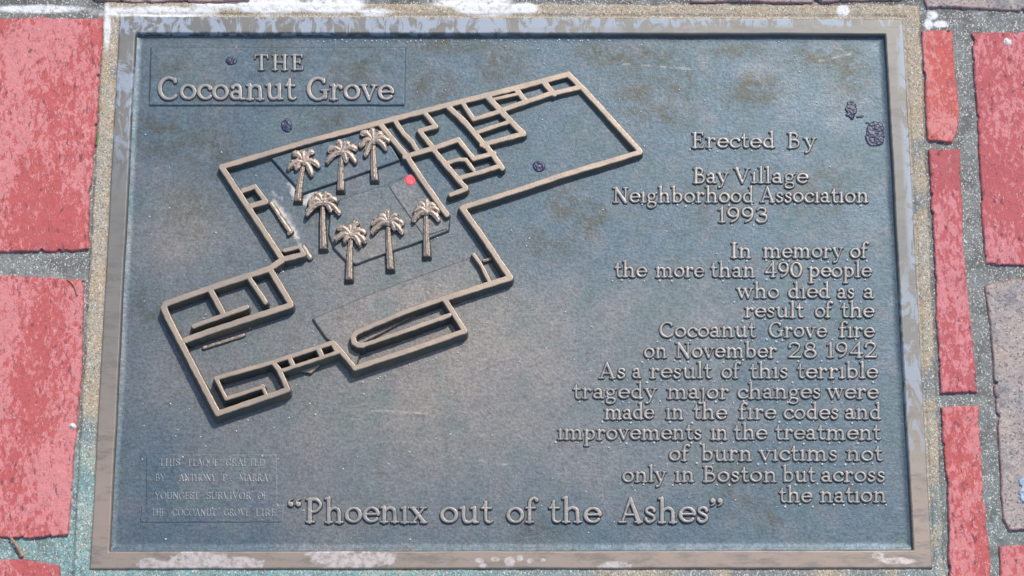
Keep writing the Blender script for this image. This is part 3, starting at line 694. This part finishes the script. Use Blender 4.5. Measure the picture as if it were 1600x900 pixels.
for k, (c, hw, foot, dirs) in enumerate(PALMS):
    h = 0.0050 + 0.0012 * (c[1] - 220) / 150
    trunk = [(spline([(c[0], c[1] + 4), ((c[0] + foot[0]) / 2 - 0.6, (c[1] + foot[1]) / 2), foot]), None)]
    pts = trunk[0][0]; n = len(pts) - 1
    trunk = [(pts, [2.4 + 1.9 * i / n for i in range(n + 1)])]
    X, Y = grid(min(c[0], foot[0]) - 16, c[1] - 6, max(c[0], foot[0]) + 16, foot[1] + 18, 0.7)
    s = strokes_sdf(X, Y, trunk, 12) + 0.5 * (fbm(X / 5, Y / 6, 400 + k, 2) - 0.5)
    s = np.minimum(s, (foot[1] + 1.5 - Y))
    gy, gx = np.gradient(s); fc = np.clip(gy * -1.0 / (np.hypot(gx, gy) + 1e-6), 0, 1)
    dr = 2.2 + 3.4 * fc
    Z = -0.0003 + (h + 0.0003) * (0.80 * np.clip((s + dr) / dr, 0, 1) + 0.20 * np.clip((s + 0.4) / 3.6, 0, 1))
    o = relief('palm_tree', X, Y, Z, s > -dr - 1.0, h, M_PALM, plaque, {'wear': sstep(-0.9, 0.4, s)})
    st = [frond(c, d, i) for i, d in enumerate(dirs)] + [([c, (c[0] + 0.5, c[1] + 1)], [5.0, 4.2])]
    X, Y = grid(c[0] - 36, c[1] - 32, c[0] + 36, c[1] + 34, 0.6)
    s = np.full(X.shape, -10.0); rib = np.zeros(X.shape)
    for one in st:
        si = strokes_sdf(X, Y, [one], 10)
        rib = np.where(si > s, vnoise(X / 50 + 0 * Y + st.index(one) * 3.7, Y / 50, 500 + k), rib)
        s = np.maximum(s, si)
    s = s + 1.0 * (fbm(X / 4, Y / 4, 600 + k, 2) - 0.5)
    hc = h + 0.0012
    Z = -0.0003 + (hc + 0.0003) * (0.90 * sstep(-1.7, 0.2, s) + 0.06 * np.clip((s + 0.3) / 3.0, 0, 1)) + 0.0007 * (rib - 0.5) * (s > 0.2)
    relief('palm_crown', X, Y, Z, s > -3.4, hc, M_PALM, o, {'wear': sstep(-0.9, 0.4, s)})

# ------------------------------------------------------------------ marks and bits lying about
def blob(name, polys, h, mat, parent=None, zb=0.0, seed=1, rough=0.6, cell=0.7):
    xs = [p[0] - p[2] for p in polys] + [p[0] + p[2] for p in polys]
    ys = [p[1] - p[3] for p in polys] + [p[1] + p[3] for p in polys]
    X, Y = grid(min(xs) - 4, min(ys) - 4, max(xs) + 4, max(ys) + 4, cell)
    s = np.full(X.shape, -9.0)
    for cx, cy, rx, ry in polys:
        s = np.maximum(s, (1 - np.hypot((X - cx) / rx, (Y - cy) / ry)) * min(rx, ry))
    s = s + rough * 7 * (fbm(X / 5, Y / 5, seed, 3) - 0.5)
    Z = zb - 0.0004 + (h + 0.0004) * sstep(-0.6, 2.5, s) * (0.7 + 0.6 * fbm(X / 3, Y / 3, seed + 5, 2))
    return relief(name, X, Y, Z, s > -1.4, zb + h * 0.6, mat, parent)
blob('paint_spot', [(641, 282, 9, 8.5)], 0.0003, M_RED, plaque, zb=0.0031, seed=3, rough=0.15)['label'] = 'red paint dot on the dance floor'
for polys, label, seed, rgh in (([(361, 95, 10, 7.5)], 'dark blue black tar spot to the left of the word THE', 11, 0.35), ([(448, 196, 9.5, 12)], 'dark tar spot under the title panel, above the back wall of the floor plan', 12, 0.4),
                      ([(842, 260, 10.5, 9.5)], 'dark round tar spot inside the large empty room of the floor plan', 13, 0.3), ([(1367, 209, 16, 22), (1330, 172, 10, 15), (1346, 182, 12, 2.5), (1355, 192, 8, 2.5)], 'large speckled tar splash with a tail, near the upper right corner of the plate', 14, 0.9)):
    tag(blob('tar_spot', polys, 0.0007, M_TAR, None, zb=0.0013 if seed == 11 else 0.0, seed=seed, rough=rgh), label, 'tar spot', 'tar spots on the plaque')

def tube(name, pts, r, mat, zs):
    cu = bpy.data.curves.new(name, 'CURVE'); cu.dimensions = '3D'
    q = spline(pts, 6); n = len(q) - 1
    sp = cu.splines.new('POLY'); sp.points.add(n)
    for i, (x, y) in enumerate(q):
        z = zs[0] + (zs[1] - zs[0]) * i / n
        wx, wy = P(x, y, z)
        sp.points[i].co = (wx, wy, z, 1); sp.points[i].radius = 1 - 0.45 * i / n
    cu.bevel_depth = r; cu.bevel_resolution = 3; cu.use_fill_caps = True
    tmp = bpy.data.objects.new('tmp', cu); COL.objects.link(tmp)
    dg = bpy.context.evaluated_depsgraph_get()
    me = bpy.data.meshes.new_from_object(tmp.evaluated_get(dg))
    bpy.data.objects.remove(tmp)
    me.name = name; me.materials.clear(); me.materials.append(mat)
    o = bpy.data.objects.new(name, me); COL.objects.link(o); return o
tag(tube('twig', [(35, 869), (31, 861), (24, 850), (16, 839)], 0.0016, M_TWIG, (0.0045, 0.006)), 'short bent tan twig lying in the joint at the lower left', 'twig')
tag(tube('stem', [(121, 461), (117, 449), (110, 440), (104, 436)], 0.0007, M_TWIG, (0.0062, 0.0058)), 'thin curved brown stem on the top corner of the lower left brick', 'stem')
tag(tube('grass_blade', [(151, 226), (153, 215), (154, 206)], 0.0008, M_GRASS, (0.005, 0.007)), 'tiny green grass blade between the upper left brick and the mortar', 'grass')
def pebble(name, x, y, r, zb, mat, label, cat, seed):
    X, Y = grid(x - r * 1.5, y - r * 1.5, x + r * 1.5, y + r * 1.5, r / 9)
    s = 1 - np.hypot(X - x, (Y - y) * 1.15) / r + 0.5 * (fbm(X / r, Y / r, seed, 3) - 0.5)
    Z = zb - 0.001 + (0.001 + r * SCALE) * np.sqrt(np.clip(s, 0, 1)) + 0.0003 * (fbm(X / 2, Y / 2, seed) - 0.5)
    tag(relief(name, X, Y, Z, s > -0.05, zb + r * SCALE * 0.5, mat), label, cat)
pebble('pebble', 113, 666, 7.0, 0.0035, M_PEBBLE, 'small white pebble at the right edge of the lower left brick', 'pebble', 3)
tag(blob('stone_chip', [(1576, 65, 5.5, 4.0), (1573, 62, 3, 3)], 0.0006, M_PEBBLE, None, zb=Z_BRICK + 0.0002, seed=4, rough=0.5), 'white stone chip on the wide crimson brick at the upper right', 'stone chip')
tag(blob('pebble', [(1604, 772, 12, 18), (1600, 752, 8, 10)], 0.0016, M_BLUESTONE, None, zb=Z_BRICK - 0.0002, seed=6, rough=1.2), 'blue grey pebble on the weathered tan brick at the right edge', 'pebble')

def build_glint_grains():      # pale grains added in place of glints, plus grit scattered over the plate
    pts = []
    for xa, xb, base in ((960, 1363, 438), (1150, 1366, 471), (1163, 1367, 501), (1030, 1368, 532), (1006, 1371, 564), (935, 1373, 596), (895, 1374, 628), (944, 1377, 660), (871, 1377, 692), (1045, 1380, 725), (972, 1383, 758), (1217, 1385, 790), (1081, 1276, 236), (957, 1357, 321), (1122, 1200, 352), (246, 616, 160), (1142, 1358, 408)):
        x = xa - 3
        while x < xb:
            pts.append((x, base + random.uniform(-2, 2), random.uniform(0.7, 1.6))); x += random.uniform(9, 38)
    for _ in range(320): pts.append((random.uniform(220, 1375), random.uniform(60, 850), random.uniform(0.4, 1.15)))
    for x in range(480, 960, 9): pts.append((x + random.uniform(-4, 4), 64 + random.uniform(-2, 2), random.uniform(0.5, 1.3)))
    for x0, y0, x1, y1 in ((420, 430, 470, 415), (560, 545, 700, 505), (430, 600, 460, 625), (560, 600, 730, 545)):
        for _ in range(9):
            t = random.random(); pts.append((x0 + (x1 - x0) * t, y0 + (y1 - y0) * t + random.uniform(-2, 2), random.uniform(0.7, 1.5)))
    V = []; Fc = []
    for x, y, r in pts:
        wx, wy = P(x, y, 0.0003); R = 1.45 * r * SCALE; b = len(V)
        for i in range(6):
            a = i * math.pi / 3 + r; V.append((wx + R * math.cos(a), wy + R * math.sin(a), -0.0001))
        for i in range(6):
            a = i * math.pi / 3 + r; V.append((wx + 0.75 * R * math.cos(a), wy + 0.75 * R * math.sin(a), 0.9 * R))
        V.append((wx, wy, 1.25 * R))
        for i in range(6):
            j = (i + 1) % 6
            Fc.append((b + i, b + j, b + 6 + j, b + 6 + i)); Fc.append((b + 6 + i, b + 6 + j, b + 12))
    me = bpy.data.meshes.new('glint_grains'); me.from_pydata(V, [], Fc); me.materials.append(M_PEBBLE)
    o = bpy.data.objects.new('glint_grains', me); COL.objects.link(o)
    tag(o, 'pale grains added for glints along the lettering and walls, with grit over the plate', 'sand', kind='stuff')
build_glint_grains()
